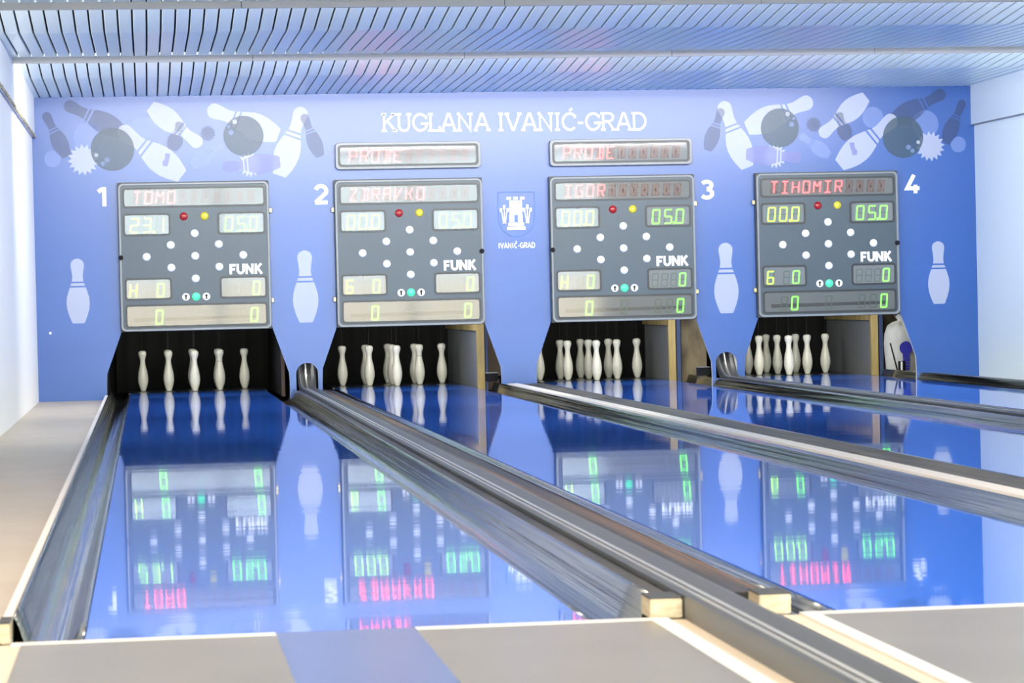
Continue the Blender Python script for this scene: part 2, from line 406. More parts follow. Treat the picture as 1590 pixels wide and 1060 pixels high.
# lane numerals, bold
def lettering(name, strokes, wd, ox, oz, sx, sz, layer=3, cap=False, parent=wall, mtl=None, y=None, label=None):
    bm = bmesh.new()
    for s in strokes: stroke(bm, [(ox + a * sx, oz + b * sz) for a, b in s], wd, (WALL_Y - .0012 * layer) if y is None else y, .001, cap)
    o = obj(name, bm, mtl or M['white_print'], parent)
    if label: o['label'] = label
    return o
NUM = {
    '1': [[(.62, 0), (.62, 1)], [(.55, .93), (.22, .76)]],
    '2': [arc(.5, .68, .36, .26, 165, -30, 10) + [(.12, .07)], [(.08, .07), (.92, .07)]],
    '3': [arc(.46, .73, .34, .20, 150, -90, 10), arc(.46, .29, .38, .23, 90, -150, 10)],
    '4': [[(.60, 1), (.10, .27), (.98, .27)], [(.70, .46), (.70, 0)]]}
for ch, x, z in (('1', -.44, 1.738), ('2', 1.532, 1.725), ('3', 5.122, 1.705), ('4', 7.088, 1.722)):
    lettering('printed_numeral', NUM[ch], .036, x, z + .012, .135, .172, cap=False)

# KUGLANA IVANIC-GRAD in slab letters
SL = {
    'K': (.80, [[(.15, 0), (.15, 1)], [(.15, .42), (.68, 1)], [(.33, .60), (.74, 0)], [(.02, 0), (.28, 0)], [(.02, 1), (.28, 1)], [(.55, 1), (.80, 1)], [(.62, 0), (.86, 0)]]),
    'U': (.84, [[(.15, 1), (.15, .34)] + arc(.42, .30, .27, .30, 180, 360, 10) + [(.69, 1)], [(.02, 1), (.28, 1)], [(.56, 1), (.82, 1)]]),
    'G': (.86, [arc(.46, .5, .38, .5, 45, 330, 16) + [(.79, .42)], [(.50, .42), (.92, .42)], [(.78, .72), (.78, .92)]]),
    'L': (.68, [[(.15, 0), (.15, 1)], [(.02, 1), (.28, 1)], [(.02, 0), (.64, 0), (.64, .25)]]),
    'A': (.88, [[(.10, 0), (.42, 1), (.50, 1), (.80, 0)], [(.22, .34), (.70, .34)], [(0, 0), (.22, 0)], [(.68, 0), (.92, 0)]]),
    'N': (.92, [[(.15, 0), (.15, 1), (.74, 0), (.74, 1)], [(.02, 0), (.28, 0)], [(.02, 1), (.18, 1)], [(.60, 1), (.88, 1)]]),
    'I': (.40, [[(.18, 0), (.18, 1)], [(.05, 0), (.31, 0)], [(.05, 1), (.31, 1)]]),
    'V': (.88, [[(.10, 1), (.42, 0), (.48, 0), (.80, 1)], [(0, 1), (.24, 1)], [(.68, 1), (.92, 1)]]),
    'Ć': (.82, [arc(.46, .5, .38, .5, 45, 315, 16), [(.74, .72), (.74, .90)], [(.44, 1.16), (.60, 1.30)]]),
    '-': (.46, [[(.08, .42), (.38, .42)]]),
    'R': (.82, [[(.15, 0), (.15, 1)], [(.02, 1), (.45, 1)] + arc(.45, .75, .25, .25, 90, -90, 8) + [(.15, .5)], [(.44, .5), (.70, 0)], [(.02, 0), (.28, 0)], [(.60, 0), (.82, 0)]]),
    'D': (.88, [[(.15, 0), (.15, 1)], [(.02, 1), (.38, 1)] + arc(.38, .5, .40, .5, 90, -90, 12) + [(.02, 0)]]),
    ' ': (.42, [])}
TXT = 'KUGLANA IVANIĆ-GRAD'
tot = sum(SL[c][0] for c in TXT); sx = (4.628 - 2.165) / (tot - .05); x = 2.165; bm = bmesh.new()
for i, c in enumerate(TXT):
    zz = 2.392 - .022 * i / len(TXT)
    for s in SL[c][1]: stroke(bm, [(x + a * sx, zz + b * .150) for a, b in s], .021, WALL_Y - .004, .001)
    x += SL[c][0] * sx
obj('printed_lettering', bm, M['white_print'], wall)['label'] = 'white slab capitals across the top centre of the blue wall'
SB = {
    'I': (.34, [[(.15, 0), (.15, 1)]]), 'V': (.62, [[(.06, 1), (.29, 0), (.52, 1)]]), 'A': (.62, [[(.05, 0), (.29, 1), (.53, 0)], [(.15, .3), (.43, .3)]]),
    'N': (.66, [[(.10, 0), (.10, 1), (.50, 0), (.50, 1)]]), 'Ć': (.58, [arc(.32, .5, .22, .48, 55, 305, 10), [(.28, 1.2), (.42, 1.4)]]),
    '-': (.36, [[(.05, .4), (.28, .4)]]), 'G': (.64, [arc(.32, .5, .24, .48, 55, 340, 10) + [(.54, .46), (.36, .46)]]),
    'R': (.62, [[(.10, 0), (.10, 1), (.32, 1)] + arc(.32, .75, .18, .25, 90, -90, 6) + [(.10, .5)], [(.30, .5), (.52, 0)]]),
    'D': (.62, [[(.10, 0), (.10, 1), (.26, 1)] + arc(.26, .5, .26, .5, 90, -90, 8) + [(.10, 0)]])}
TXT = 'IVANIĆ-GRAD'; tot = sum(SB[c][0] for c in TXT); sx = .345 / tot; x = 3.217; bm = bmesh.new()
for c in TXT:
    for s in SB[c][1]: stroke(bm, [(x + a * sx, 1.298 + b * .046) for a, b in s], .0088, WALL_Y - .004, .001)
    x += SB[c][0] * sx
obj('printed_lettering', bm, M['white_print'], wall)['label'] = 'small white capitals under the tower crest'
# crest: shield outline, tower, two reed bunches
bm = bmesh.new()
sh = [(3.225, 1.812), (3.562, 1.812), (3.562, 1.60)] + arc(3.3935, 1.585, .1685, .185, 0, -180, 18) + [(3.225, 1.60), (3.225, 1.812)]
stroke(bm, sh, .008, WALL_Y - .003, .001)
crest = obj('printed_crest', bm, M['blue_line'], wall); crest['label'] = 'thin shield outline with white tower and reeds'
bm = bmesh.new(); yy = WALL_Y - .004
def quad(x0, x1, z0, z1): prism(bm, [(x0, z0), (x1, z0), (x1, z1), (x0, z1)], yy, yy + .001)
cx = 3.388
for a in (-.062, 0, .062): quad(cx + a - .021, cx + a + .021, 1.742, 1.768)
for r in range(9):
    z = 1.535 + r * .0225; hw = .060 + (.004 if r < 3 else 0)
    off = .02 if r % 2 else 0
    xs = [-hw] + [v for v in (-.045 + off, -.005 + off, .035 + off) if -hw + .01 < v < hw - .01] + [hw]
    for a, b in zip(xs, xs[1:]):
        if r < 3:
            if b <= -.012 or a >= .016: quad(cx + a + .001, cx + b - .001, z, z + .021)
            elif a < -.016: quad(cx + a + .001, cx - .016, z, z + .021)
            elif b > .018: quad(cx + .018, cx + b - .001, z, z + .021)
        else: quad(cx + a + .001, cx + b - .001, z, z + .021)
quad(cx - .072, cx + .074, 1.500, 1.530); quad(cx - .084, cx + .086, 1.464, 1.494)
for s in (-1, 1):
    c0 = cx + s * .107
    for d in (-1, 0, 1):
        stroke(bm, [(c0 + d * .007, 1.525), (c0 + d * .018, 1.60), (c0 + d * .028, 1.66 + (0 if d else .02))], .009, yy, .001)
        stroke(bm, [(c0 + d * .030, 1.63 + (.025 if d == 0 else 0)), (c0 + d * .032, 1.665 + (.03 if d == 0 else 0))], .022, yy, .001)
    stroke(bm, [(c0 - .016, 1.53), (c0 + .016, 1.53)], .012, yy, .001)
obj('tower', bm, M['white_print'], crest)

# ------------------------------------------------------------------ scoreboards
SEG7 = {'0': 'abcdef', '1': 'bc', '2': 'abged', '3': 'abgcd', '5': 'afgcd', 'G': 'afedcg', 'H': 'fegbc', '8': 'abcdefg'}
def seg_lines7():
    return {'a': ((0, 1), (1, 1)), 'b': ((1, 1), (1, .5)), 'c': ((1, .5), (1, 0)), 'd': ((0, 0), (1, 0)), 'e': ((0, 0), (0, .5)), 'f': ((0, .5), (0, 1)), 'g': ((0, .5), (1, .5))}
L16 = {'a1': ((0, 1), (.5, 1)), 'a2': ((.5, 1), (1, 1)), 'b': ((1, 1), (1, .5)), 'c': ((1, .5), (1, 0)), 'd1': ((0, 0), (.5, 0)), 'd2': ((.5, 0), (1, 0)),
       'e': ((0, 0), (0, .5)), 'f': ((0, .5), (0, 1)), 'g1': ((0, .5), (.5, .5)), 'g2': ((.5, .5), (1, .5)), 'h': ((0, 1), (.5, .5)), 'i': ((.5, 1), (.5, .5)),
       'j': ((1, 1), (.5, .5)), 'k': ((0, 0), (.5, .5)), 'l': ((.5, 0), (.5, .5)), 'm': ((1, 0), (.5, .5))}
C16 = {'T': 'a1 a2 i l', 'I': 'a1 a2 d1 d2 i l', 'H': 'f e b c g1 g2', 'O': 'a1 a2 b c d1 d2 e f', 'M': 'f e b c h j', 'R': 'a1 a2 b f e g1 g2 m',
       'G': 'a1 a2 f e d1 d2 c g2', 'V': 'f e k j', 'Z': 'a1 a2 j k d1 d2', 'D': 'a1 a2 b c d1 d2 i l', 'A': 'a1 a2 b c e f g1 g2', 'K': 'f e g1 j m',
       'P': 'a1 a2 b f e g1 g2', 'B': 'a1 a2 b c d1 d2 i l g2', 'E': 'a1 a2 d1 d2 e f g1'}
def segs(bm, lines, x, z, wd, ht, th, y, slant=.09):
    for (p, q) in lines:
        a = Vector((x + p[0] * wd + p[1] * ht * slant, z + p[1] * ht)); b = Vector((x + q[0] * wd + q[1] * ht * slant, z + q[1] * ht))
        d = (b - a).normalized(); a2, b2 = a + d * th * .35, b - d * th * .35; nn = Vector((-d[1], d[0])) * th / 2
        e = d * th * .35
        prism(bm, [tuple(a2 - e), tuple(a2 + nn), tuple(b2 + nn), tuple(b2 + e), tuple(b2 - nn), tuple(a2 - nn)], y, y + .002)
BW, BH, BD = 1.36, 1.345, .075
FUNK = {
    'F': (.78, [[(.12, 0), (.12, 1)], [(.12, .88), (.68, .88)], [(.12, .48), (.60, .48)]]),
    'U': (1.0, [[(.14, 1), (.14, .40)] + arc(.47, .40, .33, .30, 180, 360, 10) + [(.80, 1)]]),
    'N': (1.06, [[(.14, 0), (.14, 1)], [(.14, .92), (.82, .08)], [(.82, 0), (.82, 1)]]),
    'K': (.95, [[(.14, 0), (.14, 1)], [(.16, .42), (.76, 1)], [(.34, .56), (.82, 0)]])}
def window(root, u0, u1, v0, v1, name, r=.028):
    """a display: bezel ring, back panel and clear cover; u,v are fractions of the board width from top left"""
    x0, x1 = -BW / 2 + u0 * BW, -BW / 2 + u1 * BW; z1, z0 = BH - v0 * BW, BH - v1 * BW
    yf = -BD
    p = obj(name, prism(bmesh.new(), rrect(x0 + .012, x1 - .012, z0 + .012, z1 - .012, r * .8), yf - .001, yf + .004), M['panel'], root)
    obj('bezel', ring(bmesh.new(), rrect(x0, x1, z0, z1, r), rrect(x0 + .017, x1 - .017, z0 + .017, z1 - .017, r * .7), yf - .007, yf), M['bezel'], p)
    cv = bmesh.new(); cv.faces.new([cv.verts.new((a, yf - .0058, b)) for a, b in rrect(x0 + .016, x1 - .016, z0 + .016, z1 - .016, r * .7)])
    obj('clear_cover', cv, M['cover'], p)
    n = max(1, round((x1 - x0) / .21))
    for k in range(n + 1):
        xx = x0 + .05 + (x1 - x0 - .1) * k / n
        for zz in (z0 + .017, z1 - .017): obj('peg', prism(bmesh.new(), disc(xx, zz, .0045, 8), yf - .0072, yf - .002), M['house_dark'], p)
    return p, x0, x1, z0, z1
def characters(panel, text, xs, zb, wd, ht, th, kind, lit):
    um = M['unlit' if kind == 7 else 'unlit_red']; un_name = 'unlit_digit' if kind == 7 else 'unlit_letter'
    for ch, x in zip(text, xs):
        un = bmesh.new()
        lines = seg_lines7() if kind == 7 else L16
        y = -BD - .0038
        if ch in ' ':
            segs(un, list(lines.values()), x, zb, wd, ht, th * .9, y + .0008); obj(un_name, un, um, panel)
            continue
        on = set(SEG7[ch]) if kind == 7 else set(C16[ch].split())
        bm = bmesh.new(); segs(bm, [lines[k] for k in lines if k in on], x, zb, wd, ht, th, y)
        obj('digit' if kind == 7 else 'letter', bm, M[lit], panel)
        off = [lines[k] for k in lines if k not in on]
        if off: segs(un, off, x, zb, wd, ht, th * .9, y + .0008); obj(un_name, un, um, panel)
def U(u): return -BW / 2 + u * BW
def V(v): return BH - v * BW
def scoreboard(cx, z, name, left, ml, label, hinge_side):
    root = thing('scoreboard', label, 'scoreboard', (cx, WALL_Y, z), 'scoreboards over the four lanes')
    obj('housing', prism(bmesh.new(), rrect(-BW / 2, BW / 2, 0, BH, .012), -BD + .012, -.001), M['house_dark'], root)
    f = bmesh.new(); prism(f, rrect(-BW / 2 + .008, BW / 2 - .004, .004, BH - .010, .045), -BD, -BD + .014)
    face = obj('face_plate', f, M['house'], root)
    rr = obj('rim', ring(bmesh.new(), rrect(-BW / 2 + .006, BW / 2 - .002, .002, BH - .008, .047), rrect(-BW / 2 + .026, BW / 2 - .022, .022, BH - .028, .034), -BD - .008, -BD), M['rim'], root)
    bv = rr.modifiers.new('bevel', 'BEVEL'); bv.width = .004; bv.segments = 2; bv.limit_method = 'ANGLE'
    # name display
    p, x0, x1, z0, z1 = window(root, .032, .975, .036, .170, 'name_display', .030)
    n = 11; xs = [U(.104 + .0752 * k) for k in range(n)]
    characters(p, (name + ' ' * n)[:n], xs, z0 + .040, .060, .104, .0105, 16, 'led_red')
    # the four corner displays
    p, x0, x1, z0, z1 = window(root, .032, .345, .206, .356, 'count_display')
    characters(p, left.replace('.', ''), [U(.080), U(.162), U(.246)], V(.332), .064, .125, .0115, 7, 'led_lime')
    dot = bmesh.new(); prism(dot, disc(U(.236), V(.330), .012, 10), -BD - .0038, -BD - .001); obj('decimal_point', dot, M['led_lime'], p)
    p, x0, x1, z0, z1 = window(root, .655, .972, .206, .356, 'count_display')
    characters(p, '050', [U(.702), U(.786), U(.866)], V(.332), .064, .125, .0115, 7, 'led_green')
    dot = bmesh.new(); prism(dot, disc(U(.853), V(.330), .012, 10), -BD - .0038, -BD - .001); obj('decimal_point', dot, M['led_green'], p)
    p, x0, x1, z0, z1 = window(root, .034, .345, .634, .782, 'game_display')
    characters(p, ml[0], [U(.066)], V(.760), .056, .115, .0110, 7, 'led_lime')
    characters(p, ' 0', [U(.178), U(.245)], V(.760), .056, .115, .0110, 7, 'led_green')
    p, x0, x1, z0, z1 = window(root, .660, .974, .634, .782, 'total_display')
    characters(p, '   0', [U(.690), U(.756), U(.820), U(.880)], V(.758), .054, .115, .0110, 7, 'led_green')
    p, x0, x1, z0, z1 = window(root, .034, .974, .810, .965, 'bottom_display', .03)
    obj('dark_band', prism(bmesh.new(), [(U(.09), V(.925)), (U(.90), V(.915)), (U(.90), V(.895)), (U(.09), V(.900))], -BD - .0015, -BD - .0005), M['bezel'], p)
    characters(p, ' 0 ', [U(.158), U(.232), U(.470)], V(.940), .056, .120, .0110, 7, 'led_green')
    characters(p, '  0', [U(.706), U(.785), U(.860)], V(.937), .056, .120, .0110, 7, 'led_green')
    # round lamps
    def dome(nm, u, v, r, mtl, flatz=.6):
        bm = bmesh.new(); rows = []
        for k in range(6):
            a = PI / 2 * k / 6; rows.append([bm.verts.new((U(u) + r * math.cos(a) * math.cos(t), -BD - r * flatz * math.sin(a) - .001, V(v) + r * math.cos(a) * math.sin(t))) for t in [2 * PI * j / 20 for j in range(20)]])
        for a, b in zip(rows, rows[1:]):
            for j in range(20): bm.faces.new((a[j], a[(j + 1) % 20], b[(j + 1) % 20], b[j]))
        bm.faces.new(rows[-1])
        return obj(nm, bm, mtl, root, True)
    for (u, v) in ((.502, .345), (.343, .420), (.660, .420), (.182, .495), (.502, .495), (.820, .495), (.343, .570), (.660, .570), (.502, .645)):
        dome('pin_lamp', u, v, .037, M['dot_white'])
    dome('foul_lamp', .433, .231, .037, M['lamp_red'])['label'] = 'dark red round lamp'
    dome('warning_lamp', .570, .231, .037, M['lamp_yellow'])['label'] = 'yellow round lamp'
    dome('ready_lamp', .502, .765, .037, M['lamp_green'], .4)['label'] = 'lit green round lamp'
    for u, fl in ((.435, 1), (.570, -1)):
        d = obj('arrow_disc', prism(bmesh.new(), disc(U(u), V(.765), .034, 24), -BD - .004, -BD), M['dot_white'], root)
        a = bmesh.new(); c, zc = U(u), V(.765)
        prism(a, [(c - .006, zc - .024), (c + .006, zc - .024), (c + .006, zc + .004), (c + .016, zc + .004), (c, zc + .024), (c - .016, zc + .004), (c - .006, zc + .004)], -BD - .0055, -BD - .004)
        obj('arrow', a, M['black'], d)
    # maker's lettering
    bm = bmesh.new(); x = U(.728); sx = .300 / sum(v[0] for v in FUNK.values())
    for ch in 'FUNK':
        for s in FUNK[ch][1]: stroke(bm, [(x + a * sx, V(.622) + b * .093) for a, b in s], .022, -BD - .003, .003, False)
        x += FUNK[ch][0] * sx
    obj('lettering', bm, M['white_print'], root)['label'] = 'raised white capitals'
    for v in (.20, .80):
        bm = bmesh.new(); sx0 = hinge_side * BW / 2
        box(bm, min(sx0, sx0 + hinge_side * .028), max(sx0, sx0 + hinge_side * .028), -.045, -.015, V(v) - .022, V(v) + .022)
        bmesh.ops.bevel(bm, geom=bm.edges[:], offset=.005, segments=1, affect='EDGES')
        obj('hinge', bm, M['brass'], root)
    bm = bmesh.new(); prism(bm, disc(-hinge_side * (BW / 2 - .018), V(.497), .022, 14), -BD - .020, -BD); obj('knob', bm, M['black'], root)
    return root
scoreboard(.441, .612, 'TOMO', '23.1', 'H', 'grey scoreboard under the numeral 1 showing TOMO in red letters', 1)
scoreboard(2.393, .605, 'ZDRAVKO', '00.0', 'G', 'grey scoreboard beside the numeral 2 showing ZDRAVKO in pale red letters', -1)
scoreboard(4.373, .602, 'IGOR', '00.0', 'H', 'grey scoreboard beside the numeral 3 showing IGOR in pale red letters', 1)
scoreboard(6.312, .602, 'TIHOMIR', '00.0', 'G', 'grey scoreboard beside the numeral 4 showing TIHOMIR in bright red letters', -1)
def team_display(cx, z, label):
    root = thing('team_display', label, 'display', (cx, WALL_Y, z), 'long displays above the middle scoreboards')
    w2, h = .667, .244
    obj('housing', prism(bmesh.new(), rrect(-w2, w2, 0, h, .035), -.05, -.002), M['house'], root)
    rr = obj('rim', ring(bmesh.new(), rrect(-w2, w2, 0, h, .037), rrect(-w2 + .026, w2 - .026, .026, h - .026, .03), -.060, -.05), M['rim'], root)
    bv = rr.modifiers.new('bevel', 'BEVEL'); bv.width = .004; bv.segments = 2; bv.limit_method = 'ANGLE'
    p = obj('name_display', prism(bmesh.new(), rrect(-w2 + .036, w2 - .036, .036, h - .036, .028), -.052, -.049), M['panel'], root)
    obj('bezel', ring(bmesh.new(), rrect(-w2 + .030, w2 - .030, .030, h - .030, .03), rrect(-w2 + .044, w2 - .044, .044, h - .044, .022), -.058, -.05), M['bezel'], p)
    cv = bmesh.new(); cv.faces.new([cv.verts.new((a, -.0568, b)) for a, b in rrect(-w2 + .043, w2 - .043, .043, h - .043, .022)]); obj('clear_cover', cv, M['cover'], p)
    for k in range(11):
        un = bmesh.new()
        x = -w2 + .125 + .1020 * k; lines = L16; ch = 'PROBE'[k] if k < 5 else None
        on = set(C16[ch].split()) if ch else set()
        if ch:
            bm = bmesh.new(); segs(bm, [L16[q] for q in on], x, .066, .062, .108, .0105, -.0548); obj('letter', bm, M['led_red'], p)
        segs(un, [L16[q] for q in L16 if q not in on], x, .066, .062, .108, .0095, -.0540); obj('unlit_letter', un, M['unlit_red'], p)
    return root
team_display(2.402, 2.042, 'long grey display with red letters above the second scoreboard')
team_display(4.376, 2.040, 'long grey display with red letters above the third scoreboard')

# ------------------------------------------------------------------ lanes, gutters, dividers
for i, (a, b) in enumerate(LANES):
    bm = bmesh.new(); n = 14
    box(bm, a, b, FOUL, DECK_Y, -.06, 0)
    o = obj('bowling_lane', bm, M['lane'])
    tag(o, ('glossy blue bowling lane beside the left wall, under scoreboard one', 'glossy blue bowling lane under the second scoreboard', 'glossy blue bowling lane under the third scoreboard', 'glossy blue bowling lane farthest right, under scoreboard four')[i], 'bowling lane', 'blue bowling lanes')
    o = obj('pin_deck', bx(a - .02, b + .02, DECK_Y, 28.0, -.06, -.001), M['deck'])
    tag(o, 'dark plate under the pins at the end of lane ' + LEFT_WORD[i], 'pin deck', 'dark pin decks')
def gutter(x_lane, x_rim, y_end, label):
    """steel trough from the lane edge down and up to a rolled rim"""
    d = 1 if x_rim > x_lane else -1; wd = abs(x_rim - x_lane)
    prof = [(x_lane + d * .0015, -.004), (x_lane + d * .010, -.001), (x_lane + d * .016, -.006)]
    for t, z in ((.05, -.018), (.10, -.035), (.17, -.050), (.26, -.058), (.38, -.062), (.50, -.063), (.62, -.061), (.72, -.054), (.80, -.040), (.86, -.020), (.91, .006), (.96, .032)):
        prof.append((x_lane + d * (.016 + (wd - .022) * t), z))
    prof += [(x_rim - d * .006, .046), (x_rim - d * .003, .052), (x_rim, .052), (x_rim + d * .002, .046), (x_rim + d * .002, -.02)]
    ys = [FOUL + .001 + (y_end - FOUL) * k / 40 for k in range(41)]
    bm = sweep(bmesh.new(), prof, [FOUL + .14] + [y for y in ys if y > FOUL + .2])
    sweep(bm, prof[:13], [FOUL + .001, FOUL + .14])
    o = obj('gutter', bm, M['steel'], None, True)
    m = o.modifiers.new('solid', 'SOLIDIFY'); m.thickness = .002; m.offset = 0
    return tag(o, label, 'gutter', 'shiny steel gutters')
G = [(-.178, -.362, 26.2, 'shiny steel gutter left of the first lane'), (1.120, 1.312, 24.88, 'shiny steel gutter right of the first lane'),
     (1.795, 1.628, 26.2, 'shiny steel gutter left of the second lane'), (3.045, 3.225, 25.26, 'shiny steel gutter right of the second lane'),
     (3.765, 3.590, 26.2, 'shiny steel gutter left of the third lane'), (5.045, 5.232, 25.94, 'shiny steel gutter right of the third lane'),
     (5.730, 5.560, 24.88, 'shiny steel gutter left of the fourth lane'), (7.010, 7.190, 25.94, 'shiny steel gutter right of the fourth lane')]
for g in G: gutter(*g)
Y1 = WALL_Y - .22
def bar(name, x0, x1, z, mtl, label, cat, y0=FOUL + .14, y1=Y1, bev=.003):
    return tag(obj(name, bbx(bev, x0, x1, y0, y1, -.19, z), mtl), label, cat)
for dx, w1, w2 in ((0, 'one', 'two'), (3.922, 'three', 'four')):
    bar('divider_board', 1.316 + dx, 1.368 + dx, .046, M['black_bar'], 'narrow black board between lane %s gutter and the ball return' % w1, 'divider board')
    bar('divider_board', 1.504 + dx, 1.624 + dx, .046, M['brown_bar'], 'brown streaked board between the ball return and lane %s gutter' % w2, 'divider board')
# solid divider between lanes two and three
bar('divider_board', 3.231, 3.352, .060, M['cream_wood'], 'cream painted board right of lane two gutter', 'divider board', FOUL + .02, Y1, .012)
bm = bmesh.new(); y = FOUL + .02; k = 0
while y < Y1:
    e = min(Y1, y + 2.05 - .25 * (k % 2)); box(bm, 3.355, 3.584, y, e - .006, -.19, .050 + .003 * (k % 2)); y = e; k += 1
tag(obj('divider_board', bm, M['grey_brown']), 'dull brown jointed board left of lane three gutter', 'divider board')
bar('divider_board', -.390, -.366, .054, M['cream_wood'], 'pale thin board between the left floor and lane one gutter', 'divider board', FOUL + .12)
bar('divider_board', 7.194, 7.253, .054, M['grey_brown'], 'dark narrow board right of lane four gutter', 'divider board', FOUL + .02)
# raw wooden blocks closing the divider ends
def end_block(x0, x1, label, y0=FOUL + .005, y1=FOUL + .135):
    t = thing('end_block', label, 'wooden block', ((x0 + x1) / 2, y0, 0), 'raw wooden end blocks')
    hw = (x1 - x0) / 2
    obj('wood_body', bbx(.003, -hw, hw, 0, y1 - y0, 0.0, .052), M['end_grain'], t)
    obj('black_top', bx(-hw, hw, .001, y1 - y0, .052, .056), M['block_black'], t)
    return t
end_block(1.285, 1.371, 'raw wooden end block left of the ball return, below the black divider board')
end_block(1.576, 1.662, 'raw wooden end block right of the ball return, below the brown divider board')
end_block(-.392, -.365, 'raw wooden block at the near end of the gutter beside the left floor')
end_block(5.494, 5.584, 'raw wooden block beside the second ball return, left of lane four')

# ball returns: channel with two rails, running out past the foul line, curling up through the wall
def ball_return(dx, label):
    t = thing('ball_return_track', label, 'ball return', (1.436 + dx, FOUL, 0), 'steel ball returns')
    prof = [(-.062, -.01), (-.062, .060), (-.056, .070), (-.046, .071), (-.030, .046), (-.014, .048), (.014, .048), (.030, .046), (.052, .068), (.060, .068), (.064, .060), (.064, -.01)]
    def path():
        out = []
        y = 3.6 - FOUL
        while y < 24.50 - FOUL: out.append((y, 0.0, 0.0)); y += .6
        cy = 24.50 - FOUL; R = .50
        for k in range(13):
            a = math.radians(78 * k / 12); out.append((cy + R * math.sin(a), R * (1 - math.cos(a)), a))
        return out
    def sweep_path(pr, closed):
        bm = bmesh.new(); rows = []
        for (y, z, a) in path():
            rows.append([bm.verts.new((x * (1 + .28 * min(1, a * 1.6)), y - q * math.sin(a), z + q * math.cos(a))) for x, q in pr])
        n = len(pr)
        for r0, r1 in zip(rows, rows[1:]):
            for k in range(n if closed else n - 1):
                j = (k + 1) % n; bm.faces.new((r0[k], r1[k], r1[j], r0[j]))
        if closed: bm.faces.new(rows[0]); bm.faces.new(rows[-1][::-1])
        return bm
    obj('channel', sweep_path(prof, True), M['track'], t)
    for x in (-.008,):
        obj('rail', sweep_path([(x - .006, .047), (x - .005, .062), (x + .001, .066), (x + .007, .062), (x + .008, .047)], True), M['lip'], t)
    obj('edge_rail', sweep_path([(-.054, .070), (-.054, .0735), (-.047, .0735), (-.046, .070)], True), M['lip'], t)
    obj('base', bx(-.060, .19, 3.6 - FOUL, -.006, -.001, .003), M['block_black'], t)
    return t
ball_return(0, 'steel ball return track between lanes one and two, running out past the foul line')
t2 = ball_return(3.922, 'steel ball return track between lanes three and four')
bm = bmesh.new(); prism(bm, [(-.05, .02), (.03, .02), (.05, .30), (-.02, .36), (-.08, .30)], 0, .04)
o = tag(obj('ball_lifter', bm, M['cream_wood'], None, False, (5.58, 25.2, 0)), 'cream lifter paddle behind the arched hole left of lane four', 'ball lifter')

# approach in front of the foul line
def strip(name, x0, x1, y0, y1, z, mtl, label, cat, group=None): return tag(obj(name, bx(x0, x1, y0, y1, -.001, z), mtl), label, cat, group)
AP = 3.2
strip('approach_panel', -.335, .306, AP, FOUL - .055, .004, M['approach'], 'grey approach panel left of the blue runway', 'approach panel')
strip('approach_panel', .664, 1.278, AP, FOUL - .055, .004, M['approach'], 'grey approach panel between the blue runway and the ball return', 'approach panel')
strip('runway_strip', .306, .664, AP, FOUL - .002, .0045, M['runway'], 'pale blue runway strip leading up to lane one', 'runway')
strip('foul_line', -.36, .305, FOUL - .055, FOUL - .002, .005, M['cream_wood'], 'cream foul line strip left of the blue runway', 'foul line')
strip('foul_line', .665, 1.278, FOUL - .055, FOUL - .002, .005, M['cream_wood'], 'cream foul line strip right of the blue runway', 'foul line')
strip('border_strip', 1.2785, 1.328, AP, FOUL - .002, .005, M['white_strip'], 'white border strip left of the ball return', 'border strip')
strip('border_strip', 1.682, 1.724, AP, FOUL - .002, .005, M['white_strip'], 'white border strip right of the ball return', 'border strip')
strip('approach_panel', 1.7245, 3.10, AP, FOUL - .055, .004, M['approach'], 'grey approach panel right of the ball return in front of lane two', 'approach panel')
strip('foul_line', 1.7245, 3.10, FOUL - .055, FOUL - .002, .005, M['cream_wood'], 'cream foul line strip in front of lane two', 'foul line')

# ------------------------------------------------------------------ pins
prof = [(.018, 0), (.0235, .002), (.027, .010), (.036, .035), (.045, .065), (.0505, .095), (.052, .118), (.0505, .145), (.046, .180), (.039, .215), (.031, .250), (.0265, .275), (.0250, .295), (.0265, .315), (.0325, .335), (.0385, .352), (.0410, .368), (.0395, .382), (.033, .393), (.022, .3985), (.008, .400)]
POS = [('front', 0, -.5), ('front left', -.25, -.25), ('front right', .25, -.25), ('left corner', -.5, 0), ('centre', 0, 0), ('right corner', .5, 0), ('back left', -.25, .25), ('back right', .25, .25), ('back', 0, .5)]
p0 = thing('bowling_pin', '', 'bowling pin')
body0 = obj('body', lathe(bmesh.new(), prof, 28), M['pin'], p0, True)
ring0 = obj('neck_ring', lathe(bmesh.new(), [(.0272, .281), (.0275, .284), (.0272, .287)], 28), M['pin_ring'], p0, True)
cord0 = obj('cord', lathe(bmesh.new(), [(.0011, .399), (.0011, 1.15)], 6), M['cord'], p0)
first = True
for li, c in enumerate(CEN):
    for (nm, dx, dy) in POS:
        if first: r = p0; first = False
        else:
            r = p0.copy(); C.objects.link(r)
            for ch in (body0, cord0) + ((ring0,) if (nm in ('front right',) and li < 2) else ()):
                q = ch.copy(); C.objects.link(q); q.parent = r
        r.location = (c + dx, 27.0 + dy, 0); r.rotation_euler = (random.uniform(-.006, .006), random.uniform(-.006, .006), random.uniform(0, 6.28))
        r['label'] = 'cream bowling pin at the %s of the diamond on lane %s' % (nm, LEFT_WORD[li]); r['category'] = 'bowling pin'
        r['group'] = 'pins standing on lane ' + LEFT_WORD[li]
bpy.data.objects.remove(ring0)

